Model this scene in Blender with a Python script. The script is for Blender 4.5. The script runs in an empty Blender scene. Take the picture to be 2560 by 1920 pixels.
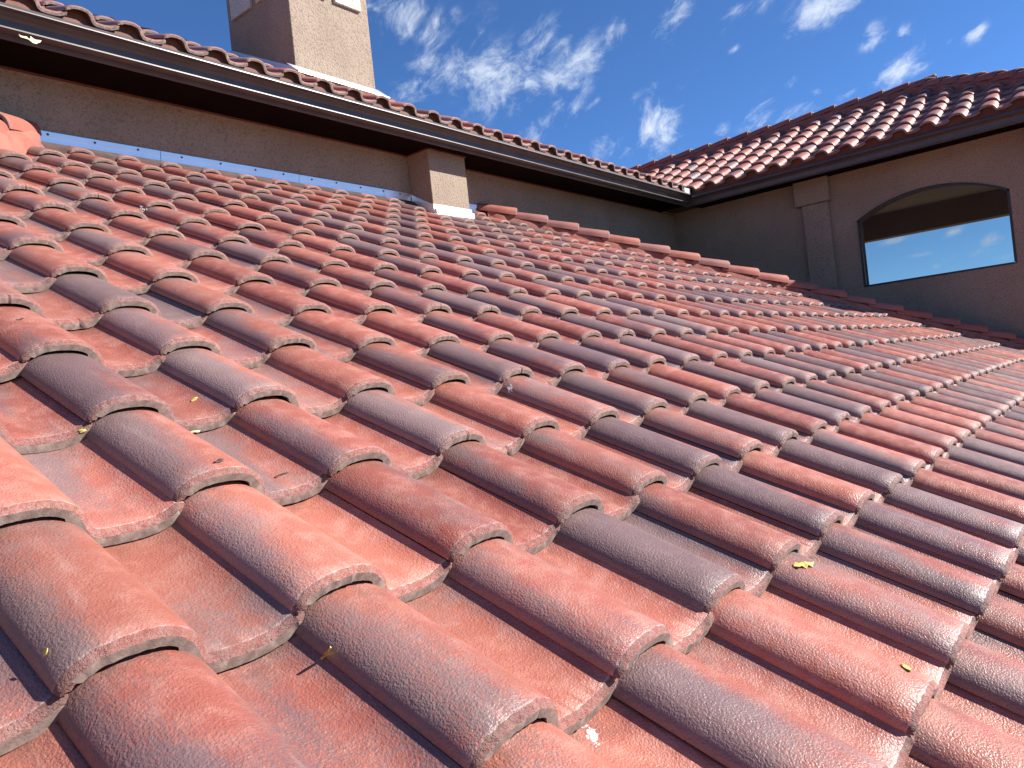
import bpy, bmesh, math, random
import numpy as np
from mathutils import Matrix, Vector, noise as mnoise

random.seed(7)
rng = np.random.default_rng(7)
sc = bpy.context.scene
col = sc.collection

# ---------------------------------------------------------------- camera
cam_d = bpy.data.cameras.new('camera')
cam = bpy.data.objects.new('camera', cam_d)
col.objects.link(cam)
CR = [[0.7669888677, 0.6325113187, -0.1079699424], [-0.0864593429, -0.0648590582, -0.9941418835], [-0.6358088225, 0.7718307679, 0.0049403373]]
CAM = Vector((2.1655, -0.6138, -0.3208))
M = Matrix(((CR[0][0], -CR[1][0], -CR[2][0], CAM.x), (CR[0][1], -CR[1][1], -CR[2][1], CAM.y), (CR[0][2], -CR[1][2], -CR[2][2], CAM.z), (0, 0, 0, 1)))
cam.matrix_world = M
FPX = 1927.3
cam_d.sensor_width = 36.0
cam_d.lens = FPX / 2560 * 36
cam_d.clip_start = 0.02
cam_d.clip_end = 3000
sc.camera = cam

# ---------------------------------------------------------------- light
SUN = Vector((1.163, 0.94, 1.0)).normalized()
sun_el = math.asin(SUN.z)
sun_az = math.atan2(SUN.x, SUN.y)
sd = bpy.data.lights.new('sun', 'SUN')
sd.energy = 5.0
sd.angle = math.radians(0.5)
sd.color = (1.0, 0.955, 0.89)
sun = bpy.data.objects.new('sun', sd)
sun.rotation_euler = SUN.to_track_quat('Z', 'Y').to_euler()
sun.location = (8, 6, 12)
col.objects.link(sun)
sc.view_settings.view_transform = 'Standard'
sc.view_settings.look = 'None'
sc.view_settings.exposure = 1.15
sc.view_settings.gamma = 1
sc.view_settings.use_curve_mapping = False

# ---------------------------------------------------------------- node helper
class NT:
    def __init__(s, tree):
        s.t = tree; tree.nodes.clear()
    def n(s, typ, **kw):
        nd = s.t.nodes.new(typ)
        for k, v in kw.items():
            setattr(nd, k, v)
        return nd
    def put(s, sock, v):
        if v is None: return
        if hasattr(v, 'is_output') or isinstance(v, bpy.types.NodeSocket):
            s.t.links.new(v, sock)
        else:
            sock.default_value = v
    def m(s, op, a, b=None, c=None, clamp=False):
        nd = s.n('ShaderNodeMath', operation=op, use_clamp=clamp)
        for i, v in enumerate((a, b, c)):
            s.put(nd.inputs[i], v) if v is not None else None
        return nd.outputs[0]
    def mix(s, f, a, b, mode='MIX'):
        nd = s.n('ShaderNodeMix', data_type='RGBA', blend_type=mode)
        s.put(nd.inputs[0], f); s.put(nd.inputs[6], a); s.put(nd.inputs[7], b)
        return nd.outputs[2]
    def noise(s, vec, scale, detail=2.0, rough=0.5, w=None):
        nd = s.n('ShaderNodeTexNoise')
        if w is not None:
            nd.noise_dimensions = '4D'; s.put(nd.inputs['W'], w)
        if vec is not None: s.put(nd.inputs['Vector'], vec)
        nd.inputs['Scale'].default_value = scale
        nd.inputs['Detail'].default_value = detail
        nd.inputs['Roughness'].default_value = rough
        return nd.outputs[0]
    def ramp(s, v, lo, hi, a=0.0, b=1.0, smooth=True):
        nd = s.n('ShaderNodeMapRange')
        if smooth: nd.interpolation_type = 'SMOOTHSTEP'
        s.put(nd.inputs[0], v)
        for i, x in zip((1, 2, 3, 4), (lo, hi, a, b)): nd.inputs[i].default_value = x
        return nd.outputs[0]
    def dot(s, a, b):
        nd = s.n('ShaderNodeVectorMath', operation='DOT_PRODUCT')
        s.put(nd.inputs[0], a); s.put(nd.inputs[1], b)
        return nd.outputs['Value']
    def bump(s, h, strength, dist, prev=None):
        nd = s.n('ShaderNodeBump')
        nd.inputs['Strength'].default_value = strength; nd.inputs['Distance'].default_value = dist
        s.put(nd.inputs['Height'], h)
        if prev is not None: s.put(nd.inputs['Normal'], prev)
        return nd.outputs[0]
    def bsdf(s, colr, rough=0.6, normal=None, metallic=0.0, spec=0.5):
        b = s.n('ShaderNodeBsdfPrincipled'); o = s.n('ShaderNodeOutputMaterial')
        s.put(b.inputs['Base Color'], colr); s.put(b.inputs['Roughness'], rough)
        b.inputs['Metallic'].default_value = metallic
        b.inputs['Specular IOR Level'].default_value = spec
        if normal is not None: s.put(b.inputs['Normal'], normal)
        s.t.links.new(b.outputs[0], o.inputs[0])
        return b
def mat(name):
    m = bpy.data.materials.new(name); m.use_nodes = True
    return m, NT(m.node_tree)

# ---------------------------------------------------------------- sky with clouds (world)
AX= [[0.8244, 0.2729, 0.4959], [0.3186, 0.5002, -0.8048], [-0.4878, 0.8148, 0.3133]]
CL= [(19.907, 20.987, -1.381, -17.182, 9.891, -38.246, 0.85), (40.077, 39.282, -3.817, -18.14, 11.284, -43.409, 0.55), (13.22, 7.429, 8.053, 9.742, 30.535, -37.536, 0.6), (13.712, 11.538, -1.875, -9.236, 6.394, -27.026, 0.7), (23.724, 15.751, 0.6, -9.578, 21.396, -52.034, 0.6), (19.739, 9.146, 7.369, 8.17, 24.638, -40.636, 0.8), (34.165, 4.597, 29.253, 50.993, 58.119, -59.549, 0.6), (17.479, 8.184, 8.891, 16.381, 33.381, -53.875, 0.6), (53.369, 22.062, 25.74, 56.221, 105.605, -173.682, 0.45), (23.628, 5.12, 19.516, 15.832, 15.605, -22.053, 1.0), (22.037, 10.136, 6.473, 8.593, 22.991, -52.416, 0.7), (39.417, 6.324, 30.773, 106.685, 106.696, -147.847, 0.5), (24.793, 3.209, 17.592, 35.268, 40.275, -49.084, 0.65), (26.103, 10.343, -1.987, -6.74, 36.386, -84.076, 0.6), (26.957, 6.26, 1.966, 7.591, 25.691, -56.176, 0.95), (87.103, 16.236, 7.26, 13.766, 35.952, -90.047, 0.8), (132.403, 58.564, -95.367, -66.258, 28.634, -113.098, 0.6), (112.886, -14.565, 90.859, 101.553, 61.629, -140.733, 0.55), (89.831, -5.195, 46.746, 69.279, 52.777, -135.398, 0.7), (33.453, 2.438, 12.307, 25.76, 26.254, -67.29, 0.95), (119.191, 43.821, -29.201, -30.605, 42.014, -157.452, 0.6), (64.463, 11.952, 14.188, 40.334, 62.772, -171.03, 0.55), (81.73, 17.318, 25.826, 45.781, 66.108, -148.859, 0.55), (35.495, 3.485, 28.976, 46.08, 36.129, -62.23, 0.85), (36.956, 9.031, 8.75, 24.942, 41.818, -110.95, 0.75), (65.978, 35.138, -12.927, -14.921, 14.139, -64.468, 0.5), (83.223, 22.699, 38.501, 58.2, 70.959, -149.29, 0.55), (111.339, 33.331, 23.331, 47.438, 120.611, -247.685, 0.5), (123.417, 61.635, -29.044, -34.261, 43.234, -128.699, 0.35), (78.384, 37.241, 19.709, 10.382, 66.107, -108.272, 0.5), (108.945, 72.614, 25.939, -10.37, 92.727, -168.727, 0.45), (78.18, 72.663, -8.515, -36.621, 24.644, -87.608, 0.4), (26.282, 20.958, 8.054, -4.762, 34.142, -71.253, 0.4), (71.052, 15.44, 0.9, 7.28, 31.493, -240.884, 0.6), (104.197, 12.255, 33.504, 63.792, 39.154, -239.325, 0.5), (73.132, 5.306, 33.105, 54.039, 22.698, -155.002, 0.6), (79.23, 13.937, -0.948, 2.488, 21.627, -246.452, 0.6), (35.324, 5.101, 2.296, 12.161, 17.412, -172.2, 0.55), (69.265, 7.565, 1.686, 11.11, 22.895, -255.438, 0.5), (61.951, 12.069, 1.354, 13.18, 39.741, -364.839, 0.35), (23.086, 22.517, 24.045, -5.41, 52.512, -51.989, 0.3), (6.912, 8.611, 8.476, -11.263, 24.614, -30.141, 0.7), (18.756, -3.289, 7.258, 12.593, 9.871, -30.218, 0.8), (7.515, 3.595, 0.792, -0.502, 16.691, -23.411, 0.7), (8.491, 7.958, 3.451, -9.312, 18.2, -25.991, 0.6), (15.123, -0.955, 1.667, 6.035, 5.287, -51.87, 0.7), (15.029, 1.776, 2.734, 11.281, 20.624, -34.45, 0.6)]

SKY_STRENGTH = 0.082
w = bpy.data.worlds.new('World'); sc.world = w; w.use_nodes = True
N = NT(w.node_tree)
sky = N.n('ShaderNodeTexSky', sky_type='NISHITA')
sky.sun_disc = False
sky.sun_elevation = sun_el
sky.sun_rotation = sun_az
sky.altitude = 2500
sky.air_density = 0.8; sky.dust_density = 0.0; sky.ozone_density = 6.0
tc = N.n('ShaderNodeTexCoord')
nv = N.n('ShaderNodeVectorMath', operation='NORMALIZE')
N.put(nv.inputs[0], tc.outputs['Generated'])
d = nv.outputs[0]
mask = None
for e in CL:
    a = N.dot(d, e[0:3]); b = N.dot(d, e[3:6])
    r = N.m('MULTIPLY_ADD', b, b, N.m('MULTIPLY', a, a))
    g = N.m('MULTIPLY', N.m('EXPONENT', N.m('MULTIPLY', r, -0.62)), e[6])
    mask = g if mask is None else N.m('MAXIMUM', mask, g)
cx = N.n('ShaderNodeCombineXYZ')
N.put(cx.inputs[0], N.m('MULTIPLY', N.dot(d, AX[0]), 0.62)); N.put(cx.inputs[1], N.dot(d, AX[1])); N.put(cx.inputs[2], N.dot(d, AX[2]))
wv = N.n('ShaderNodeTexNoise'); N.put(wv.inputs['Vector'], cx.outputs[0]); wv.inputs['Scale'].default_value = 9; wv.inputs['Detail'].default_value = 3
wa = N.n('ShaderNodeVectorMath', operation='MULTIPLY_ADD')
N.put(wa.inputs[0], wv.outputs['Color']); wa.inputs[1].default_value = (0.09, 0.09, 0.09); N.put(wa.inputs[2], cx.outputs[0])
n1 = N.noise(wa.outputs[0], 27.0, 10.0, 0.68)
n2 = N.noise(wa.outputs[0], 5.0, 2.0, 0.5)
dens = N.m('ADD', mask, N.m('MULTIPLY', N.m('SUBTRACT', n1, 0.5), 4.0))
dens = N.m('ADD', dens, N.m('MULTIPLY', N.m('SUBTRACT', n2, 0.5), 1.2))
cl = N.ramp(dens, 0.18, 1.70)
cl = N.m('MULTIPLY', cl, N.ramp(mask, 0.02, 0.5))
hz = N.n('ShaderNodeSeparateXYZ'); N.put(hz.inputs[0], d)
cl = N.m('MULTIPLY', N.m('MULTIPLY', cl, 0.92), N.ramp(hz.outputs[2], 0.0, 0.12, 0.35, 1.0))
skc = N.mix(1.0, sky.outputs[0], (0.74, 0.95, 1.10, 1), 'MULTIPLY')
bg1 = N.n('ShaderNodeBackground'); N.put(bg1.inputs[0], skc); bg1.inputs[1].default_value = SKY_STRENGTH
bg2 = N.n('ShaderNodeBackground'); bg2.inputs[0].default_value = (0.44, 0.48, 0.53, 1); bg2.inputs[1].default_value = 1.0
mx = N.n('ShaderNodeMixShader'); N.put(mx.inputs[0], cl); N.put(mx.inputs[1], bg1.outputs[0]); N.put(mx.inputs[2], bg2.outputs[0])
wo = N.n('ShaderNodeOutputWorld'); N.t.links.new(mx.outputs[0], wo.inputs[0])
# ---------------------------------------------------------------- object helpers
def link(o, parent=None):
    col.objects.link(o)
    if parent is not None: o.parent = parent
    return o
def wloc(o):
    v = Vector((0, 0, 0))
    while o is not None:
        v += o.location; o = o.parent
    return v
def thing(name, label, cat, loc=(0, 0, 0), group=None):
    o = bpy.data.objects.new(name, None); o.empty_display_size = 0.2
    o.location = loc; o['label'] = label; o['category'] = cat
    if group: o['group'] = group
    return link(o)
def mesh_of(name, verts, faces, mats, midx=None, smooth=None):
    me = bpy.data.meshes.new(name)
    me.from_pydata([tuple(v) for v in verts], [], [tuple(f) for f in faces])
    for m in mats: me.materials.append(m)
    if midx is not None: me.polygons.foreach_set('material_index', list(midx))
    if smooth is not None:
        me.polygons.foreach_set('use_smooth', [True] * len(me.polygons))
        me.set_sharp_from_angle(angle=math.radians(smooth))
    me.update()
    return me
def obj(name, me, parent=None, mw=None):
    """links a mesh given in world coordinates (or with a world matrix) under an unrotated parent"""
    o = bpy.data.objects.new(name, me)
    if mw is None: mw = Matrix.Identity(4)
    o.matrix_local = Matrix.Translation(-wloc(parent)) @ mw if parent is not None else mw
    return link(o, parent)
class MB:
    def __init__(s): s.v = []; s.f = []; s.mi = []
    def add(s, v, f, mi=0):
        o = len(s.v); s.v += [tuple(x) for x in v]; s.f += [tuple(i + o for i in q) for q in f]; s.mi += [mi] * len(f)
        return s
    def box(s, a, b, mi=0):
        (x0, y0, z0), (x1, y1, z1) = a, b
        v = [(x0, y0, z0), (x1, y0, z0), (x1, y1, z0), (x0, y1, z0), (x0, y0, z1), (x1, y0, z1), (x1, y1, z1), (x0, y1, z1)]
        return s.add(v, [(0, 3, 2, 1), (4, 5, 6, 7), (0, 1, 5, 4), (1, 2, 6, 5), (2, 3, 7, 6), (3, 0, 4, 7)], mi)
    def prism(s, poly, axis, a, b, mi=0):
        """poly: 2-D outline; axis 'y': points are (x,z) swept y a..b; axis 'x': points (y,z) swept x a..b; axis 'z': (x,y)"""
        n = len(poly)
        def P(p, t):
            return (p[0], t, p[1]) if axis == 'y' else (t, p[0], p[1]) if axis == 'x' else (p[0], p[1], t)
        v = [P(p, a) for p in poly] + [P(p, b) for p in poly]
        f = [tuple(range(n))[::-1], tuple(range(n, 2 * n))] + [(i, (i + 1) % n, (i + 1) % n + n, i + n) for i in range(n)]
        return s.add(v, f, mi)
    def strip(s, poly, axis, a, b, mi=0):
        n = len(poly)
        def P(p, t):
            return (p[0], t, p[1]) if axis == 'y' else (t, p[0], p[1])
        v = [P(p, a) for p in poly] + [P(p, b) for p in poly]
        return s.add(v, [(i, i + 1, i + 1 + n, i + n) for i in range(n - 1)], mi)
    def mesh(s, name, mats, smooth=None):
        me = mesh_of(name, s.v, s.f, mats, s.mi, smooth)
        bm = bmesh.new(); bm.from_mesh(me); bmesh.ops.recalc_face_normals(bm, faces=bm.faces); bm.to_mesh(me); bm.free()
        return me
    def build(s, name, mats, parent=None, bevel=0, smooth=None):
        if not isinstance(mats, (list, tuple)): mats = [mats]
        o = obj(name, s.mesh(name, mats, smooth), parent)
        if bevel:
            b = o.modifiers.new('bevel', 'BEVEL'); b.width = bevel; b.segments = 2; b.limit_method = 'ANGLE'
        return o

# ---------------------------------------------------------------- materials
def tile_material(name, attr_mode, kind='top', dark=1.0):
    m, N = mat(name)
    if attr_mode:
        at = N.n('ShaderNodeAttribute', attribute_name='tl'); P = at.outputs['Vector']
        ar = N.n('ShaderNodeAttribute', attribute_name='rnd'); R = ar.outputs['Fac']
    else:
        tc = N.n('ShaderNodeTexCoord'); P = tc.outputs['Object']
        oi = N.n('ShaderNodeObjectInfo'); R = oi.outputs['Random']
    ofs = N.m('MULTIPLY', R, 57.0)
    R2 = N.m('FRACT', N.m('MULTIPLY', R, 7.77))
    R3 = N.m('FRACT', N.m('MULTIPLY', R, 31.3))
    mp = N.n('ShaderNodeMapping'); N.put(mp.inputs[0], P); mp.inputs['Scale'].default_value = (0.34, 1.45, 1.0)
    big = N.noise(mp.outputs[0], 5.2, 2.0, 0.5, ofs)
    mid = N.noise(P, 22.0, 3.0, 0.6, ofs)
    fine = N.noise(P, 210.0, 2.0, 0.6, ofs)
    fac = N.m('ADD', N.m('ADD', big, N.m('MULTIPLY', N.m('SUBTRACT', R2, 0.5), 0.42)), N.m('MULTIPLY', N.m('SUBTRACT', mid, 0.5), 0.16))
    fac = N.m('ADD', fac, N.m('MULTIPLY', N.m('SUBTRACT', fine, 0.5), 0.36))
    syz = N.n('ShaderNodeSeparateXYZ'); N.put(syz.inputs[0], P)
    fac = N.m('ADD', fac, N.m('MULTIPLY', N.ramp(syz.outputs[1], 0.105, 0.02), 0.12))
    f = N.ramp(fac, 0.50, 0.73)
    redm = N.mix(R3, (0.315, 0.092, 0.066, 1), (0.37, 0.124, 0.084, 1))
    redm = N.mix(N.ramp(mid, 0.40, 0.75), redm, (0.42, 0.170, 0.125, 1))
    grey = N.mix(R3, (0.168, 0.098, 0.098, 1), (0.215, 0.138, 0.128, 1))
    c = N.mix(f, redm, grey)
    # paler dusty film, patchy and only partial
    dust = N.noise(P, 9.0, 5.0, 0.7, N.m('ADD', ofs, 9.0))
    c = N.mix(N.m('MULTIPLY', N.ramp(dust, 0.52, 0.80), 0.28), c, (0.38, 0.24, 0.20, 1))
    # small freckles
    sp = N.noise(P, 420.0, 1.0, 0.5, ofs)
    c = N.mix(N.m('MULTIPLY', N.ramp(sp, 0.68, 0.78), 0.10), c, (0.46, 0.34, 0.30, 1))
    c = N.mix(N.m('MULTIPLY', N.ramp(sp, 0.33, 0.25), 0.5), c, (0.13, 0.045, 0.045, 1))
    spots = N.noise(P, 46.0, 2.0, 0.5, N.m('ADD', ofs, 31.0))
    c = N.mix(N.m('MULTIPLY', N.ramp(spots, 0.73, 0.78), 0.55), c, (0.10, 0.06, 0.05, 1))
    scr = N.noise(P, 16.0, 6.0, 0.75, N.m('ADD', ofs, 77.0))
    c = N.mix(N.m('MULTIPLY', N.ramp(scr, 0.70, 0.80), 0.6), c, (0.60, 0.47, 0.42, 1))
    sx = N.n('ShaderNodeSeparateXYZ'); N.put(sx.inputs[0], P)
    # worn pale scuffs just above the lip in the pan
    ed = N.m('MULTIPLY', N.ramp(sx.outputs[0], -0.060, -0.012), N.ramp(N.noise(P, 60.0, 4.0, 0.7, ofs), 0.45, 0.7))
    c = N.mix(N.m('MULTIPLY', ed, 0.22), c, (0.45, 0.31, 0.27, 1))
    el = N.m('MULTIPLY', N.ramp(sx.outputs[0], -0.0150, -0.0110), N.ramp(N.noise(P, 110.0, 3.0, 0.7, ofs), 0.40, 0.62))  # thin pale lip edge: wear plus its glossy highlight painted into the colour
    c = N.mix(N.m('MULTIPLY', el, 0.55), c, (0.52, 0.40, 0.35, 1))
    # each tile a little lighter or darker, grime creeping down from the overlap above
    tone = N.m('MULTIPLY_ADD', N.m('FRACT', N.m('MULTIPLY', R, 91.7)), 0.34, 0.80)
    tn = N.n('ShaderNodeCombineXYZ'); [N.put(tn.inputs[q], tone) for q in range(3)]
    c = N.mix(1.0, c, tn.outputs[0], 'MULTIPLY')
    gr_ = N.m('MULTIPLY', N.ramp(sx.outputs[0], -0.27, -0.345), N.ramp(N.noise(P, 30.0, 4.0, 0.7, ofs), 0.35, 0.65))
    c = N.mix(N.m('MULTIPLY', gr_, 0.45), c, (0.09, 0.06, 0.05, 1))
    mp2 = N.n('ShaderNodeMapping'); N.put(mp2.inputs[0], P); mp2.inputs['Scale'].default_value = (0.12, 1.0, 1.0)
    stk = N.noise(mp2.outputs[0], 60.0, 3.0, 0.6, ofs)
    c = N.mix(N.m('MULTIPLY', N.ramp(stk, 0.55, 0.75), 0.22), c, (0.40, 0.27, 0.23, 1))
    rough = N.ramp(mid, 0.3, 0.7, 0.36, 0.54)
    if kind == 'lip':
        ch = N.noise(P, 150.0, 4.0, 0.8, ofs)
        c = N.mix(0.55, c, (0.21, 0.055, 0.042, 1))
        c = N.mix(N.ramp(ch, 0.62, 0.84), c, (0.36, 0.20, 0.155, 1))
        c = N.mix(N.ramp(ch, 0.42, 0.28), c, (0.10, 0.03, 0.03, 1))
        jn = N.m('MAXIMUM', N.ramp(sx.outputs[1], 0.030, 0.006), N.ramp(sx.outputs[1], 0.272, 0.300))
        c = N.mix(N.m('MULTIPLY', jn, N.ramp(ch, 0.3, 0.6, 0.25, 0.75)), c, (0.11, 0.050, 0.038, 1))
        moss = N.noise(P, 14.0, 3.0, 0.6, N.m('ADD', ofs, 5.0))
        c = N.mix(N.m('MULTIPLY', N.ramp(moss, 0.52, 0.72), 0.55), c, (0.16, 0.11, 0.065, 1))
        b = N.bump(ch, 1.0, 0.006)
        b = N.bump(N.noise(P, 480.0, 2.0, 0.6, ofs), 0.7, 0.0012, b)
        rough = 0.5
    else:
        if kind == 'cap':
            rough = 0.72; c = N.mix(0.60, c, (0.27, 0.080, 0.058, 1))
        b = N.bump(N.noise(P, 300.0, 1.5, 0.5, ofs), 0.9, 0.0020)
        b = N.bump(N.noise(P, 480.0, 2.0, 0.55, ofs), 0.6, 0.0008, b)
        b = N.bump(mid, 0.35, 0.004, b)
    bs = N.bsdf(c, rough, b, spec=0.25 if kind == 'cap' else 0.5)
    return m
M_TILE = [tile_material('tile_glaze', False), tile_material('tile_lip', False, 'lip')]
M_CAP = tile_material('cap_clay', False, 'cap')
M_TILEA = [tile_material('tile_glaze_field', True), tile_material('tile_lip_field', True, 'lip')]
def plain(name, c1, c2, scale, rough, bumps, detail=4, metallic=0.0, spec=0.5, lo=0.35, hi=0.65):
    m, N = mat(name)
    tc = N.n('ShaderNodeTexCoord'); P = tc.outputs['Object']
    c = N.mix(N.ramp(N.noise(P, scale, detail, 0.6), lo, hi), c1 + (1,), c2 + (1,))
    b = None
    for (s, st, di) in bumps: b = N.bump(N.noise(P, s, 3.0, 0.6), st, di, b)
    N.bsdf(c, rough, b, metallic, spec)
    return m
M_RAW = plain('raw_concrete', (0.155, 0.110, 0.090), (0.235, 0.175, 0.145), 60, 0.9, [(300, 0.6, 0.001)])
def stucco(name, base, alt):
    m, N = mat(name)
    tc = N.n('ShaderNodeTexCoord'); P = tc.outputs['Object']
    big = N.noise(P, 1.3, 4.0, 0.6)
    n = N.noise(P, 58.0, 3.0, 0.65)
    vo = N.n('ShaderNodeTexVoronoi'); N.put(vo.inputs['Vector'], P); vo.inputs['Scale'].default_value = 95
    c = N.mix(N.ramp(big, 0.35, 0.65), base + (1,), alt + (1,))
    mp = N.n('ShaderNodeMapping'); N.put(mp.inputs[0], P); mp.inputs['Scale'].default_value = (1.0, 1.0, 0.18)
    c = N.mix(N.m('MULTIPLY', N.ramp(N.noise(mp.outputs[0], 7.0, 5.0, 0.65), 0.50, 0.72), 0.18), c, tuple(x * 0.70 for x in base) + (1,))
    c = N.mix(N.m('MULTIPLY', N.ramp(n, 0.50, 0.38), 0.65), c, tuple(x * 0.62 for x in base) + (1,))
    b = N.bump(N.noise(P, 9.0, 3.0, 0.5), 0.3, 0.02)
    b = N.bump(n, 1.0, 0.012, b)
    b = N.bump(vo.outputs['Distance'], 0.35, 0.003, b)
    N.bsdf(c, 0.9, b, spec=0.25)
    return m
M_STUC = stucco('stucco', (0.282, 0.218, 0.164), (0.325, 0.256, 0.196))
M_PANEL = stucco('smooth_panel', (0.50, 0.46, 0.40), (0.53, 0.49, 0.43))
M_BROWN = plain('brown_painted_metal', (0.075, 0.060, 0.058), (0.09, 0.074, 0.07), 6, 0.36, [(30, 0.1, 0.002)], spec=0.45)
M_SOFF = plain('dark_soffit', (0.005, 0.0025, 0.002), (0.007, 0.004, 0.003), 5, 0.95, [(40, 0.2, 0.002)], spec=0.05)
M_CLOS = plain('red_brown_closure', (0.11, 0.030, 0.012), (0.15, 0.045, 0.02), 8, 0.7, [(60, 0.3, 0.002)])
M_FLASH = plain('white_metal_flashing', (0.90, 0.88, 0.85), (0.96, 0.93, 0.90), 3, 0.42, [(5, 0.12, 0.01)], metallic=0.9)
M_FLASH2 = plain('grey_metal', (0.42, 0.46, 0.42), (0.50, 0.53, 0.49), 3, 0.5, [(5, 0.12, 0.01)], metallic=0.2)
M_SCREW = plain('screw_head', (0.05, 0.05, 0.05), (0.08, 0.07, 0.07), 20, 0.5, [])
M_MORT = plain('pink_mortar', (0.25, 0.078, 0.055), (0.31, 0.118, 0.085), 9, 0.9, [(35, 0.6, 0.008), (160, 0.8, 0.003)])
M_DECK = plain('roof_underlay', (0.05, 0.03, 0.025), (0.09, 0.05, 0.04), 6, 0.9, [(30, 0.3, 0.004)])
M_FRAME = plain('black_frame', (0.010, 0.007, 0.007), (0.016, 0.012, 0.012), 8, 0.45, [])
M_GROUND = plain('dry_ground', (0.16, 0.13, 0.09), (0.24, 0.20, 0.14), 0.2, 0.95, [(2, 0.5, 0.1)])
M_LEAF = plain('yellow_leaf', (0.62, 0.52, 0.13), (0.45, 0.36, 0.08), 90, 0.6, [(150, 0.4, 0.001)])
M_PALE = plain('pale_dry_leaf', (0.80, 0.78, 0.50), (0.72, 0.68, 0.36), 60, 0.6, [(90, 0.4, 0.001)])
M_TWIG = plain('dark_twig', (0.05, 0.035, 0.03), (0.09, 0.06, 0.05), 90, 0.8, [])
M_DROP = plain('white_spatter', (0.62, 0.56, 0.53), (0.74, 0.72, 0.70), 80, 0.45, [(200, 0.5, 0.001)])

# ---------------------------------------------------------------- the setting
TH = 0.453028517; TAN = math.tan(TH); CT = math.cos(TH); ST = math.sin(TH)
COURSE = 0.34342; WID = 0.3048
g = MB(); g.add([(-400, -400, -7), (400, -400, -7), (400, 400, -7), (-400, 400, -7)], [(0, 1, 2, 3)])
o = g.build('ground', M_GROUND); o['kind'] = 'structure'
M_ADDED_HILL = plain('added_hill_cover', (0.035, 0.05, 0.025), (0.07, 0.08, 0.045), 0.05, 0.95, [(0.3, 0.6, 1.0)])
V = []; F = []; nh = 144  # unseen ring of hills, added to cut sky fill from the horizon
for k in range(nh):
    a = 2 * math.pi * k / nh
    hh = 8.5 + 5.5 * mnoise.noise(Vector((3 * math.cos(a), 3 * math.sin(a), 1.0))) + 2.0 * mnoise.noise(Vector((11 * math.cos(a), 11 * math.sin(a), 4.0)))
    for (r_, z_) in ((250, -7.02), (300, hh * 0.6), (345, hh), (420, -7.5)): V.append((r_ * math.cos(a), r_ * math.sin(a), z_))
for k in range(nh):
    k2 = (k + 1) % nh
    for q in range(3): F.append((4 * k + q, 4 * k2 + q, 4 * k2 + q + 1, 4 * k + q + 1))
o = obj('added_horizon_hills', mesh_of('added_horizon_hills', V, F, [M_ADDED_HILL], None, 60)); o['kind'] = 'structure'

# ---------------------------------------------------------------- one roof tile
def smax(a, b, k=0.012):
    h = max(0.0, min(1.0, 0.5 + 0.5 * (a - b) / k))
    return b * (1 - h) + a * h + k * h * (1 - h)
def top_h(s):
    """cross-section of an S tile: barrel with a steep left foot and a quick right flank, then a pan that sweeps up to the next foot"""
    if s > 1.0: return -0.0012 - (s - 1.0) * 0.05
    pan = -0.0225 + 0.0213 * ((s - 0.68) / 0.32) ** 3.6 if s > 0.68 else -0.0220 + 0.003 * ((0.68 - s) / 0.12) ** 2
    if s > 0.72: return pan
    u = min(1.0, s / 0.56)
    bar = 0.0030 + 0.0400 * max(0.0, 1 - abs(2 * u - 1) ** (2.5 if u < 0.5 else 2.7)) ** (0.64 if u < 0.5 else 0.80)
    if s >= 0.56: bar = 0.0030 - (s - 0.56) * 0.75
    return bar if s < 0.42 else smax(bar, pan, 0.009)
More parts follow.
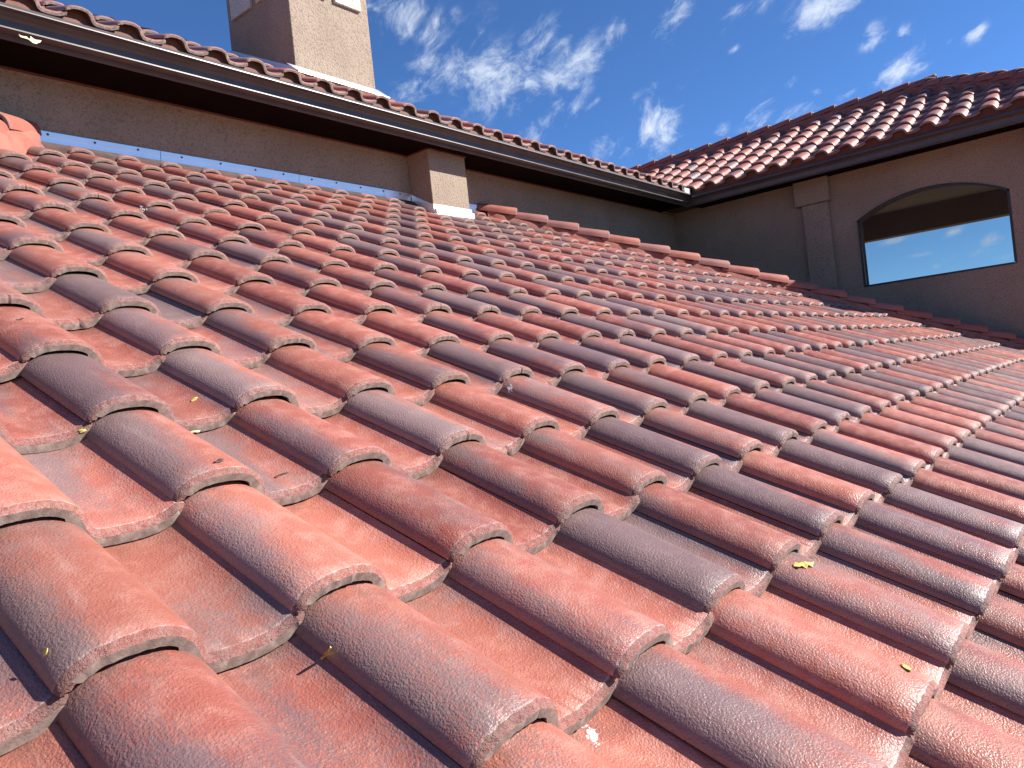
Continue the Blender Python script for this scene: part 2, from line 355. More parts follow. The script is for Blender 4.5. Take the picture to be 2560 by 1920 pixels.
def tile_mesh(ns, seed, hi=True):
    r = random.Random(seed)
    q = np.linspace(0, 1, ns)
    # denser near the steep left foot
    S = np.concatenate([[0.0, 0.0, 0.004], 0.012 + 0.06 * np.linspace(0, 1, 5)[:-1], np.linspace(0.072, 1.055, ns)])
    n = len(S)
    H = np.array([top_h(s) for s in S]); Y = S * WID; H[0] = -0.0006; H[1] = 0.0032; H[2] = 0.0075
    T = np.stack([np.gradient(Y), np.gradient(H)], 1); T /= np.linalg.norm(T, axis=1)[:, None]
    Nn = np.stack([-T[:, 1], T[:, 0]], 1)
    # offset curves
    def off(t):
        t = np.array([t * (0.35 if s < 0.003 else 0.6 if s < 0.03 else 0.82 if s < 0.5 else 1.0) for s in S])
        return Y - Nn[:, 0] * t, H - Nn[:, 1] * t
    rings = []   # (x, y[], z[], material for the band to the next ring)
    wob = np.array([0.0016 * mnoise.noise(Vector((s * 30, seed * 3.1, 0))) + (0.0011 * mnoise.noise(Vector((s * 95, seed * 5.3, 7))) if hi else 0) for s in S]) * 1.6
    if hi:
        for _ in range(r.choice((0, 1, 1, 2, 3))):
            c0 = r.uniform(0.05, 0.98); cw = r.uniform(0.012, 0.035); cd = r.uniform(0.003, 0.007)
            wob = wob - np.array([cd * max(0.0, 1 - abs(s - c0) / cw) for s in S])
    y0, z0 = off(0.0)
    y1, z1 = off(0.0100)
    y2, z2 = off(0.0260)
    y3, z3 = off(0.022)
    xs = [-0.42, -0.28, -0.14, -0.05] if hi else [-0.42]
    for x in xs: rings.append((np.full(n, x), y0, z0, 0))
    rings.append((-0.0100 + wob, y0, z0, 1))
    if hi:
        ym, zm = off(0.0042)
        pit = np.array([mnoise.noise(Vector((s * 70, seed * 9.7, 3))) for s in S])
        rings.append((-0.0042 + wob * 1.2 + pit * 0.0016, ym, zm + pit * 0.0012, 1))
    rings.append((wob * 0.8, y1, z1, 2))
    rings.append((wob * 0.6 - 0.001, y2, z2, 2))
    rings.append((np.full(n, -0.06), y3, z3, 2))
    rings.append((np.full(n, -0.42), y3, z3, 2))
    V = []; F = []; MI = []
    for (x, y, z, mi) in rings:
        V += list(zip(x.tolist(), y.tolist(), z.tolist()))
    for k in range(len(rings) - 1):
        for i in range(n - 1):
            a = k * n + i
            F.append((a, a + n, a + n + 1, a + 1)); MI.append(1 if (rings[k][3] == 2 and i < 4 and k < len(rings) - 3) else rings[k][3])
    # long side edges
    K = len(rings)
    for i in (0, n - 1):
        idx = [k * n + i for k in range(K)]
        F.append(tuple(idx if i else idx[::-1])); MI.append(0)
    return V, F, MI
HI = [tile_mesh(56, k) for k in range(9)]
LO = [tile_mesh(20, 20 + k, False) for k in range(3)]
MID = [tile_mesh(34, 40 + k) for k in range(6)]
def tile_me(src, name='roof_tile', mats=None):
    return mesh_of(name, src[0], src[1], (mats or M_TILE) + [M_RAW], src[2], 38)
HI_ME = [tile_me(s) for s in HI]; MID_ME = [tile_me(s) for s in MID]
TILT = math.atan(0.030 / COURSE)
def jitter(m, k=1.0):
    return m @ Matrix.Translation((random.uniform(-.005, .005) * k, random.uniform(-.0018, .0018) * k, random.uniform(-.0008, .0022) * k)) @ Matrix.Rotation(random.uniform(-.009, .009) * k, 4, 'Z') @ Matrix.Rotation(random.uniform(-.004, .006) * k, 4, 'X')
def tile_matrix(origin, yaw, j, i):
    """origin: junction (0,0); yaw turns local +X (down-slope) into the world"""
    base = Matrix.Translation(origin) @ Matrix.Rotation(yaw, 4, 'Z') @ Matrix.Rotation(TH, 4, 'Y')
    m = base @ Matrix.Translation((COURSE * j, WID * i, 0)) @ Matrix.Rotation(-TILT, 4, 'Y')
    return jitter(m, 2.2 if random.random() < 0.05 else 1.0)
def clip(me_src, mw, planes):
    """cuts a tile mesh by world planes (point, normal pointing to what is removed); returns new mesh or None if nothing is left"""
    inv = mw.inverted()
    bm = bmesh.new(); bm.from_mesh(me_src)
    for (p, nrm) in planes:
        lp = inv @ Vector(p); ln = (inv.to_3x3() @ Vector(nrm)).normalized()
        r = bmesh.ops.bisect_plane(bm, geom=bm.verts[:] + bm.edges[:] + bm.faces[:], plane_co=lp, plane_no=ln, clear_outer=True)
        if not bm.faces: break
    if not bm.faces:
        bm.free(); return None
    me = bpy.data.meshes.new('roof_tile')
    bm.to_mesh(me); bm.free()
    for m in me_src.materials: me.materials.append(m)
    return me
def side(pt, planes):
    """how far the farthest kept/removed test point lies: list of signed distances"""
    return [(Vector(pt) - Vector(p)).dot(Vector(nn)) for p, nn in planes]
def px(p):
    q = M.inverted() @ Vector(p)
    if q.z > -0.05: return None
    return (512 + FPX * .4 * q.x / -q.z, 384 - FPX * .4 * q.y / -q.z, -q.z)
def in_view(p, mar=40):
    a = px(p)
    return a is not None and -mar < a[0] < 1024 + mar and -mar < a[1] < 768 + mar

class Field:
    """tiles too many to be parts: one joined mesh with the attributes the material needs"""
    def __init__(s): s.v = []; s.tl = []; s.f = []; s.mi = []; s.r = []; s.n = 0
    def add(s, V, F, MI, mw):
        A = np.array(V); W = A @ np.array(mw.to_3x3()).T + np.array(mw.translation)
        s.v.append(W); s.tl.append(A); s.f += [tuple(i + s.n for i in q) for q in F]; s.mi += MI
        s.r += [random.random()] * len(A); s.n += len(A)
    def build(s, name, parent):
        V = np.concatenate(s.v) - np.array(wloc(parent)); TL = np.concatenate(s.tl)
        me = mesh_of(name, V.tolist(), s.f, M_TILEA + [M_RAW], s.mi, 38)
        a = me.attributes.new('tl', 'FLOAT_VECTOR', 'POINT'); a.data.foreach_set('vector', TL.ravel().astype(np.float32))
        b = me.attributes.new('rnd', 'FLOAT', 'POINT'); b.data.foreach_set('value', np.array(s.r, np.float32))
        o = link(bpy.data.objects.new(name, me), parent); o['kind'] = 'stuff'
        return o
def lay_tiles(parent, origin, yaw, js, irange, planes, limit, skip=None, near=4.5):
    cand = []
    for j in js:
        for i in range(*irange):
            mw = tile_matrix(Vector(origin), yaw, j, i)
            cor = [mw @ Vector(c) for c in ((-0.42, 0, 0), (0, 0, 0), (0, 0.305, 0), (-0.42, 0.305, 0))]
            cut = False; gone = False
            for (p, nn) in planes:
                ds = [(c - Vector(p)).dot(Vector(nn)) for c in cor]
                if min(ds) > -0.03: gone = True
                if max(ds) > 0: cut = True
            if gone or (skip and skip(mw @ Vector((-0.2, 0.15, 0)))): continue
            ctr = mw @ Vector((-0.15, 0.15, 0.03)); a = px(ctr)
            vis = in_view(mw @ Vector((-0.05, 0.1, 0.05)), 25) or in_view(ctr, 5)
            dist = a[2] if a else 99
            cand.append((0 if vis else 1, dist, mw, cut, j, i))
    cand.sort(key=lambda c: (c[0], c[1]))
    fld = Field(); cnt = 0
    for (hid, dist, mw, cut, j, i) in cand:
        part = (not hid) and cnt < limit
        if part:
            cnt += 1
            me = random.choice(HI_ME if dist < near else MID_ME)
            if cut: me = clip(me, mw, planes)
            if me is None: continue
            obj('roof_tile', me, parent, mw)
        else:
            src = random.choice(LO if dist > 5 else MID)
            if cut:
                tmp = tile_me(src); c = clip(tmp, mw, planes); bpy.data.meshes.remove(tmp)
                if c is None: continue
                fld.add([tuple(v.co) for v in c.vertices], [tuple(p.vertices) for p in c.polygons], [p.material_index for p in c.polygons], mw)
                bpy.data.meshes.remove(c)
            else: fld.add(*src, mw)
    if fld.n: fld.build('tile_field', parent)
    return cnt

# ---------------------------------------------------------------- ridge and hip caps
def cap_mesh(seed, w=0.118, h=0.098, L=0.42, t=0.016, taper=0.88):
    n = 17; V = []; F = []; MI = []
    rings = []
    def prof(sc_, off, dz=0):
        out = []
        for k in range(n):
            a = math.pi * k / (n - 1)
            x = math.cos(a); y = math.sin(a)
            X = math.copysign(abs(x) ** 0.80, x) * (w * sc_ - off); Z = (y ** 0.72) * (h * sc_ - off) + dz
            out.append((X, Z))
        return out
    wb = [0.0022 * mnoise.noise(Vector((k * .9, seed * 4.4, 1))) for k in range(n)]
    for (x, s_, of, mi) in ((-L, taper, 0, 0), (-L / 2, (1 + taper) / 2, 0, 0), (-0.012, 1, 0, 1), (0, 1, 0.008, 2), (-0.001, 1, t + 0.008, 2), (-L, taper, t, 2)):
        rings.append(([(x + (wb[k] if x > -0.05 else 0), p[0], p[1]) for k, p in enumerate(prof(s_, of))], mi))
    for r_, _ in rings: V += r_
    for k in range(len(rings) - 1):
        for i in range(n - 1):
            a = k * n + i; F.append((a, a + 1, a + n + 1, a + n)); MI.append(rings[k][1])
    K = len(rings)
    F.append(tuple(k * n for k in range(K))); F.append(tuple(k * n + n - 1 for k in range(K))[::-1]); MI += [0, 0]
    return mesh_of('ridge_cap', V, F, [M_CAP, M_TILE[1], M_RAW], MI, 40)
CAPS = [cap_mesh(k) for k in range(4)]
def lay_caps(parent, p0, p1, n0, base, name='ridge_cap', step=0.3434, meshes=None, start=0.36, lean=0.032):
    """caps from p0 (upper end) to p1; their open lower ends look towards p1; n0: up direction across the line"""
    p0 = Vector(p0); p1 = Vector(p1); dr = (p1 - p0); L = dr.length; dr.normalize()
    up = Vector(n0); up = (up - dr * up.dot(dr)).normalized(); sd_ = up.cross(dr)
    rot = Matrix((dr, sd_, up)).transposed().to_4x4()
    t = start
    while t < L:
        o = p0 + dr * t + up * base
        mw = Matrix.Translation(o) @ rot @ Matrix.Rotation(-math.atan(lean / step) + random.uniform(-.006, .006), 4, 'Y') @ Matrix.Rotation(random.uniform(-.02, .02), 4, 'X')
        obj(name, random.choice(meshes or CAPS), parent, mw)
        t += step
def mortar(parent, p0, p1, half, lo, hi_, name='mortar_bed', seed=0):
    """uneven bed of mortar under a line of caps"""
    p0 = Vector(p0); p1 = Vector(p1); dr = p1 - p0; L = dr.length; dr.normalize()
    sdv = Vector((0, 0, 1)).cross(dr).normalized()
    n = max(6, int(L / 0.035)); V = []; F = []
    prof = [(-1, lo), (-0.92, lo + (hi_ - lo) * 0.75), (-0.6, hi_), (0, hi_ + 0.01), (0.6, hi_), (0.92, lo + (hi_ - lo) * 0.75), (1, lo)]
    for k in range(n + 1):
        c = p0 + dr * (L * k / n)
        for q, (a, z) in enumerate(prof):
            j_ = mnoise.noise(Vector((k * 0.31, q * 1.7, seed))) * 0.016
            V.append(c + sdv * (a * half + j_) + Vector((0, 0, z + j_ * 0.5)))
    m_ = len(prof)
    for k in range(n):
        for q in range(m_ - 1):
            a = k * m_ + q; F.append((a, a + m_, a + m_ + 1, a + 1))
    F.append(tuple(range(m_))); F.append(tuple(n * m_ + q for q in range(m_))[::-1])
    return obj(name, mesh_of(name, V, F, [M_MORT], None, 60), parent)

# ================================================================= LOWER ROOF
XW = -3.18           # face of the left wing wall
HC = 8.90            # right hip: y = x + HC
LC = -1.93           # left hip:  y = LC - x
def lz(x): return -x * TAN
EAVE_X = 9 * COURSE * CT
lower = thing('tiled_lower_roof', 'sunlit low roof of blended red and grey barrel tiles filling the foreground', 'roof', (EAVE_X, 3.0, lz(EAVE_X) - 0.2))
dz = -0.135
P0 = (XW, XW + HC, lz(XW) + dz); P1 = (XW, LC - XW, lz(XW) + dz)
Q0 = (EAVE_X, EAVE_X + HC, lz(EAVE_X) + dz); Q1 = (EAVE_X, LC - EAVE_X, lz(EAVE_X) + dz)
dk = MB()
zb = lz(EAVE_X) + dz - 0.15
v = [P0, P1, Q1, Q0, (XW, EAVE_X + HC, lz(EAVE_X) + dz), (XW, LC - EAVE_X, lz(EAVE_X) + dz)]
vb = [(XW, LC - EAVE_X, zb), (EAVE_X, LC - EAVE_X, zb), (EAVE_X, EAVE_X + HC, zb), (XW, EAVE_X + HC, zb)]
dk.add(v + vb, [(0, 1, 2, 3), (0, 3, 4), (1, 5, 2), (5, 6, 7, 2), (2, 7, 8, 3), (3, 8, 9, 4), (9, 8, 7, 6), (0, 4, 9, 6, 5, 1)])
dk.build('roof_deck', M_DECK, lower)
s2 = math.sqrt(.5)
planes = [((0, HC - 0.03, 0), (-s2, s2, 0)), ((0, LC + 0.03, 0), (-s2, -s2, 0)), ((XW + 0.016, 0, 0), (-1, 0, 0))]
def skip_pil(p): return p.x < -2.86 and 4.60 < p.y < 5.24
n_l = lay_tiles(lower, (0, 0, 0), 0, range(-10, 10), (-18, 44), planes, 298, skip=skip_pil, near=4.2)
mf = MB(); mf.prism([(XW + 0.013, 1.40), (-3.105, 1.40), (-3.105, 1.535), (XW + 0.013, 1.580)], 'y', 1.15, 4.64); mf.prism([(XW + 0.013, 1.40), (-3.105, 1.40), (-3.105, 1.535), (XW + 0.013, 1.580)], 'y', 5.19, 5.68); mf.build('wall_mortar', M_DECK, lower)
# right hip
hu = (0.0, 0.0, 1.0)
mortar(lower, (XW + 0.02, XW + HC + 0.02, lz(XW) - 0.02), (EAVE_X, EAVE_X + HC, lz(EAVE_X) - 0.02), 0.115, -0.09, 0.085, seed=3)
lay_caps(lower, (XW, XW + HC, lz(XW)), (EAVE_X + 0.1, EAVE_X + 0.1 + HC, lz(EAVE_X + 0.1)), hu, 0.066, 'hip_cap', start=0.33)
# left hip
mortar(lower, (XW + 0.02, LC - XW, lz(XW) - 0.02), (EAVE_X, LC - EAVE_X, lz(EAVE_X) - 0.02), 0.15, -0.09, 0.10, seed=9)
BIGC = [cap_mesh(31, 0.135, 0.115), cap_mesh(32, 0.135, 0.115)]
lay_caps(lower, (XW, LC - XW, lz(XW)), (EAVE_X + 0.1, LC - EAVE_X - 0.1, lz(EAVE_X + 0.1)), hu, 0.075, 'hip_cap', meshes=BIGC, start=0.30)
# wall under the lower roof
lb = MB(); lb.box((XW + 0.01, LC - EAVE_X + 0.5, -6.98), (EAVE_X - 0.5, EAVE_X + HC - 0.6, zb - 0.002)); lb.build('lower_wall', M_STUC, lower)
fa = MB(); fa.box((EAVE_X + 0.002, LC - EAVE_X, zb - 0.02), (EAVE_X + 0.03, EAVE_X + HC, zb + 0.15)); fa.build('fascia', M_BROWN, lower)

# ================================================================= LEFT WING
YR = 10.17; ZS = 2.025; LIPX = -2.66; LZ0 = 2.235
def uz(x): return LZ0 + (LIPX - x) * TAN
left = thing('left_wing', 'taupe stucco wing with tiled eave and long brown gutter along the left', 'house wing', (-4.9, 3.0, -7))
wl = MB(); wl.box((XW - 0.25, -6.0, -6.98), (XW, YR - 0.002, ZS + 0.02)); wl.build('wall', M_STUC, left)
sf = MB()
for k in range(28):   # soffit boards running along the wall
    pass
sf.box((XW + 0.001, -6.0, ZS), (-2.742, 9.75, ZS + 0.02)); sf.build('soffit', M_SOFF, left)
bd = MB(); bd.box((XW + 0.001, -6.0, ZS - 0.014), (XW + 0.012, YR - 0.004, ZS - 0.001)); bd.build('caulk_bead', M_CLOS, left)
fs = MB(); fs.box((-2.742, -6.0, ZS - 0.03), (-2.722, 9.75, 2.20)); fs.build('fascia', M_BROWN, left)
# gutter: K-style profile (x, z)
GUT = [(-2.720, 2.150), (-2.720, 2.022), (-2.655, 2.022), (-2.650, 2.024), (-2.651, 2.029), (-2.688, 2.036), (-2.688, 2.088), (-2.676, 2.104), (-2.645, 2.121), (-2.618, 2.122), (-2.604, 2.123), (-2.605, 2.130), (-2.618, 2.152)]
GIN = [(-2.624, 2.140), (-2.632, 2.128), (-2.685, 2.107), (-2.697, 2.09), (-2.697, 2.04), (-2.712, 2.034), (-2.712, 2.150)]
gt = MB(); gt.prism(GUT + GIN, 'y', -6.0, 9.71); gu = gt.build('gutter', M_BROWN, left)
for yy in (0.35, 3.4, 6.45): pass
dv = MB()
dv.add([(-2.705, 9.47, 2.15), (-2.612, 9.47, 2.15), (-2.612, 9.47, 2.205), (-2.705, 9.47, 2.205)], [(0, 1, 2, 3)])
dv = MB(); dv.box((-2.622, 9.43, 2.135), (-2.614, 9.62, 2.212)); dv.box((-2.70, 9.612, 2.135), (-2.622, 9.62, 2.212)); dv.build('splash_guard', M_FLASH2, left)
# eave closure following the underside of the tiles
def closure(parent, axis, fixed, a0, a1, zj, foot, name='eave_closure'):
    V = []; F = []
    n = int((a1 - a0) / 0.02)
    for k in range(n + 1):
        a = a0 + (a1 - a0) * k / n
        s = ((a - foot) / WID) % 1.0
        z = zj + max(top_h(s) - 0.030, -0.045) + 0.012
        for dd in (0, -0.02):
            for zz in (2.10, z):
                V.append((fixed + dd, a, zz) if axis == 'y' else (a, fixed - dd, zz))
    for k in range(n):
        b_ = 4 * k
        F += [(b_, b_ + 4, b_ + 5, b_ + 1), (b_ + 2, b_ + 3, b_ + 7, b_ + 6), (b_ + 1, b_ + 5, b_ + 7, b_ + 3), (b_, b_ + 2, b_ + 6, b_ + 4)]
    F += [(0, 1, 3, 2), (4 * n, 4 * n + 2, 4 * n + 3, 4 * n + 1)]
    obj(name, mesh_of(name, V, F, [M_CLOS]), parent)
closure(left, 'y', -2.700, -6.0, 9.62, LZ0 + 0.015, 0.193)
RX = -4.94; RZ = uz(RX)     # ridge of the left wing
lr = MB()
zt = -0.135
lr.prism([(-2.745, uz(-2.745) + zt), (RX, RZ + zt), (2 * RX + 2.745, uz(-2.745) + zt), (2 * RX + 2.745, ZS + 0.022), (-2.745, ZS + 0.022)], 'y', -6.0, 9.6)
lroof = lr.build('roof', M_DECK, left)
vplanes = [((LIPX, 9.62, 0), (s2, s2, 0))]
chim_fp = (-4.28, -3.28, 3.50, 4.50)
def skip_ch(p): return chim_fp[0] < p.x < chim_fp[1] + 0.12 and chim_fp[2] < p.y < chim_fp[3]
o0 = (LIPX, 0.193, LZ0)
lay_tiles(lroof, o0, 0, range(0, -3, -1), (-8, 32), vplanes, 120, skip=skip_ch, near=5.0)
class _F: pass
f2 = Field()
for j in range(-3, -7, -1):
    for i in range(-8, 40):
        mw = tile_matrix(Vector(o0), 0, j, i); p = mw @ Vector((-0.2, 0.15, 0))
        if skip_ch(p) or (p.y - 9.62) + (p.x - LIPX) > -0.1: continue
        f2.add(*LO[0], mw)
f2.build('upper_tile_field', lroof)
lay_caps(lroof, (RX, -2.4, RZ), (RX, 11.7, RZ), (0, 0, 1), 0.03)
mortar(lroof, (RX, -2.4, RZ - 0.06), (RX, 11.7, RZ - 0.06), 0.11, -0.09, 0.10, seed=5)
# pilaster
pil = MB(); pil.box((XW + 0.001, 4.655, 1.20), (-2.897, 5.172, ZS - 0.002)); pil.build('pilaster', M_STUC, left, bevel=0.008)
pb = MB(); pb.box((XW + 0.013, 4.645, ZS - 0.014), (-2.886, 4.654, ZS - 0.001)); pb.box((-2.896, 4.645, ZS - 0.014), (-2.886, 5.182, ZS - 0.001)); pb.build('caulk_bead', M_CLOS, left)
def flash_wall(y0, y1):
    f = MB(); f.box((XW + 0.0012, y0, 1.30), (XW + 0.006, y1, 1.650)); o = f.build('flashing', M_FLASH, left)
    t = MB(); t.box((XW + 0.0062, y0, 1.618), (XW + 0.0115, y1, 1.652)); t.build('counter_strip', M_FLASH, o)
    return o
fw = [flash_wall(1.0, 2.18), flash_wall(2.184, 3.36), flash_wall(3.364, 4.30), flash_wall(4.304, 4.653), flash_wall(5.174, 5.86)]
scr = bmesh.new(); bmesh.ops.create_cone(scr, cap_ends=True, segments=10, radius1=0.0085, radius2=0.006, depth=0.006)
scr.faces.ensure_lookup_table(); sme = bpy.data.meshes.new('screw'); scr.to_mesh(sme); scr.free(); sme.materials.append(M_SCREW)
for yy in (1.44, 1.73, 2.02, 2.34, 2.65, 2.95, 3.21, 3.49, 3.75, 4.02, 4.29, 4.5, 5.35, 5.62):
    hostf = next((f for f, (a, b) in zip(fw, ((1.0, 2.18), (2.184, 3.36), (3.364, 4.30), (4.304, 4.653), (5.174, 5.86))) if a < yy < b), fw[0])
    obj('screw', sme, hostf, Matrix.Translation((XW + 0.0145, yy, 1.632 + random.uniform(-.004, .004))) @ Matrix.Rotation(math.pi / 2, 4, 'Y'))
pf = MB()
zr = lz(-2.897)
pf.box((-2.896, 4.648, zr - 0.05), (-2.886, 5.184, 1.487)); pf.box((-2.885, 4.66, zr - 0.05), (-2.862, 5.19, 1.445))
pf.prism([(XW + 0.014, lz(XW) + 0.02), (-2.8965, zr - 0.02), (-2.8965, 1.487), (XW + 0.014, 1.64)], 'y', 4.647, 4.6535)
pf.prism([(XW + 0.014, lz(XW) + 0.02), (-2.8965, zr - 0.02), (-2.8965, 1.487), (XW + 0.014, 1.64)], 'y', 5.1735, 5.180)
pf.build('pilaster_flashing', M_FLASH, left)

# ================================================================= CHIMNEY
ch = thing('stucco_chimney', 'square sunlit stucco chimney with raised panels rising above the left eave', 'chimney', (-3.775, 4.0, 2.6))
CX0, CX1, CY0, CY1, CZ = -4.25, -3.30, 3.549, 4.455, 4.55
cb = MB(); cb.box((CX0, CY0, 2.3), (CX1, CY1, CZ)); cb.build('shaft', M_STUC, ch, bevel=0.008)
cc = MB(); cc.box((CX0 - 0.06, CY0 - 0.06, CZ + 0.002), (CX1 + 0.06, CY1 + 0.06, CZ + 0.14)); cc.build('crown', M_STUC, ch, bevel=0.02)
pans = []
for (a, b) in ((3.62, 3.955), (4.046, 4.352)):
    p = MB(); p.box((CX1 + 0.001, a, 3.375), (CX1 + 0.030, b, 4.30)); p.build('raised_panel', M_PANEL, ch, bevel=0.004)
for (a, b) in ((-4.155, -3.835), (-3.745, -3.42)):
    p = MB(); p.box((a, CY0 - 0.030, 3.385), (b, CY0 - 0.001, 4.30)); p.build('raised_panel', M_PANEL, ch, bevel=0.004)
cf = MB()
cf.box((CX1 + 0.001, CY0 - 0.012, uz(CX1) - 0.08), (CX1 + 0.014, CY1 + 0.012, 2.655))
cf.add([(CX1 + 0.014, CY0 - 0.1, uz(CX1) + 0.115), (CX1 + 0.014, CY1 + 0.012, uz(CX1) + 0.115), (CX1 + 0.17, CY1 + 0.012, uz(CX1 + 0.17) + 0.075), (CX1 + 0.17, CY0 - 0.1, uz(CX1 + 0.17) + 0.075),
        (CX1 + 0.014, CY0 - 0.1, uz(CX1) + 0.109), (CX1 + 0.014, CY1 + 0.012, uz(CX1) + 0.109), (CX1 + 0.17, CY1 + 0.012, uz(CX1 + 0.17) + 0.069), (CX1 + 0.17, CY0 - 0.1, uz(CX1 + 0.17) + 0.069)],
       [(0, 1, 2, 3), (7, 6, 5, 4), (0, 4, 5, 1), (1, 5, 6, 2), (2, 6, 7, 3), (3, 7, 4, 0)])
for yy in ((CY0 - 0.012, CY0 - 0.001), (CY1 + 0.001, CY1 + 0.012)):
    cf.prism([(CX1, 2.45), (CX1, 2.655), (CX0, 2.655 + 0.95 * 0.515), (CX0, 2.9)], 'y', *yy)
cf.build('flashing', M_FLASH, ch)

# ================================================================= RIGHT WING
RZ0 = 2.212; LIPY = 9.62; XE = 2.28; XRW = 1.95
def rz(y): return RZ0 + (y - LIPY) * TAN
right = thing('right_wing', 'shaded taupe stucco wing across the back with an arched see-through opening', 'house wing', (0.0, 11.9, -7))
WX0, WX1, WZ0, WZS, WTOP = -0.60, 1.09, 0.49, 1.362, 1.603
cxm = (WX0 + WX1) / 2; hw = (WX1 - WX0) / 2; rise = WTOP - WZS; Rr = (hw * hw + rise * rise) / (2 * rise)
def arch_z(x): return WTOP - Rr + math.sqrt(max(0, Rr * Rr - (x - cxm) ** 2))
Y1 = YR + 0.25
fw_ = MB()
fw_.box((XW - 0.25, YR, -6.98), (WX0, Y1, ZS + 0.02)); fw_.box((WX1, YR, -6.98), (XRW, Y1, ZS + 0.02)); fw_.box((WX0, YR, -6.98), (WX1, Y1, WZ0))
na = 28
for k in range(na):
    xa = WX0 + (WX1 - WX0) * k / na; xb = WX0 + (WX1 - WX0) * (k + 1) / na
    za, zb_ = arch_z(xa), arch_z(xb)
    v = [(xa, YR, za), (xb, YR, zb_), (xb, YR, ZS + .02), (xa, YR, ZS + .02), (xa, Y1, za), (xb, Y1, zb_), (xb, Y1, ZS + .02), (xa, Y1, ZS + .02)]
    fw_.add(v, [(0, 1, 2, 3), (7, 6, 5, 4), (0, 4, 5, 1)])
me = mesh_of('wall', fw_.v, fw_.f, [M_STUC]); obj('wall', me, right)
YB = 13.38
bw = MB()
for (a, b) in (((XW - 0.25, YB, -6.98), (-1.5, YB + 0.25, ZS + 0.02)), ((1.42, YB, -6.98), (XRW, YB + 0.25, ZS + 0.02)), ((-1.5, YB, -6.98), (1.42, YB + 0.25, WZ0)), ((-1.5, YB, 1.497), (1.42, YB + 0.25, ZS + 0.02))): bw.box(a, b)
bw.build('back_wall', M_STUC, right)
sw = MB()
for (a, b) in (((XRW - 0.25, Y1, -6.98), (XRW, 11.1, ZS + 0.02)), ((XRW - 0.25, 12.7, -6.98), (XRW, YB, ZS + 0.02)), ((XRW - 0.25, 11.1, -6.98), (XRW, 12.7, WZ0)), ((XRW - 0.25, 11.1, 1.5), (XRW, 12.7, ZS + 0.02))): sw.box(a, b)
sw.build('side_wall', M_STUC, right)
iw = MB(); iw.box((-2.3, Y1, -0.9), (-2.1, YB, ZS)); iw.build('inner_wall', M_STUC, right)
fl = MB(); fl.box((-2.1, Y1, -1.1), (XRW - 0.25, YB, -0.9)); fl.build('floor', M_MORT, right)
ce = MB(); ce.box((-2.1, Y1, 1.895), (XRW - 0.25, YB, 1.93)); ce.build('ceiling', M_PANEL, right)
# thin dark frame round the opening, following the arch
fr = MB(); fw2 = 0.026
def frame_seg(p, q, r, s_):
    v = [(p[0], YR - 0.012, p[1]), (q[0], YR - 0.012, q[1]), (r[0], YR - 0.012, r[1]), (s_[0], YR - 0.012, s_[1])]
    v += [(x, YR + 0.03, z) for x, _, z in v]
    fr.add(v, [(0, 1, 2, 3), (7, 6, 5, 4), (0, 4, 5, 1), (1, 5, 6, 2), (2, 6, 7, 3), (3, 7, 4, 0)])
frame_seg((WX0, WZ0), (WX0 + fw2, WZ0 + fw2), (WX0 + fw2, WZS), (WX0, WZS))
frame_seg((WX1 - fw2, WZ0 + fw2), (WX1, WZ0), (WX1, WZS), (WX1 - fw2, WZS))
frame_seg((WX0, WZ0), (WX1, WZ0), (WX1 - fw2, WZ0 + fw2 * 0.8), (WX0 + fw2, WZ0 + fw2 * 0.8))
for k in range(na):
    xa = WX0 + (WX1 - WX0) * k / na; xb = WX0 + (WX1 - WX0) * (k + 1) / na
    frame_seg((xa, arch_z(xa) - fw2), (xb, arch_z(xb) - fw2), (xb, arch_z(xb)), (xa, arch_z(xa)))
fr.build('opening_frame', M_FRAME, right)
mg, NG = mat('grey_tinted_glass')
tr = NG.n('ShaderNodeBsdfTransparent'); tr.inputs[0].default_value = (0.74, 0.73, 0.69, 1)
gl = NG.n('ShaderNodeBsdfGlossy'); gl.inputs['Roughness'].default_value = 0.02; gl.inputs[0].default_value = (0.9, 0.9, 0.9, 1)
fz = NG.n('ShaderNodeFresnel'); fz.inputs[0].default_value = 1.5
mxg = NG.n('ShaderNodeMixShader'); NG.put(mxg.inputs[0], NG.m('MULTIPLY', fz.outputs[0], 0.06)); NG.put(mxg.inputs[1], tr.outputs[0]); NG.put(mxg.inputs[2], gl.outputs[0])
og = NG.n('ShaderNodeOutputMaterial'); NG.t.links.new(mxg.outputs[0], og.inputs[0])
V = [(WX0 + 0.005, YR + 0.010, WZ0 + 0.005), (WX1 - 0.005, YR + 0.010, WZ0 + 0.005)] + [(WX1 - 0.005 - (WX1 - WX0 - 0.01) * k / na, YR + 0.010, arch_z(WX1 - 0.005 - (WX1 - WX0 - 0.01) * k / na) - 0.005) for k in range(na + 1)]
n = len(V); V2 = V + [(x, y + 0.006, z) for x, y, z in V]
obj('pane', mesh_of('pane', V2, [tuple(range(n)), tuple(range(n, 2 * n))[::-1]] + [(i, (i + 1) % n + 0, (i + 1) % n + n, i + n) for i in range(n)], [mg]), right)
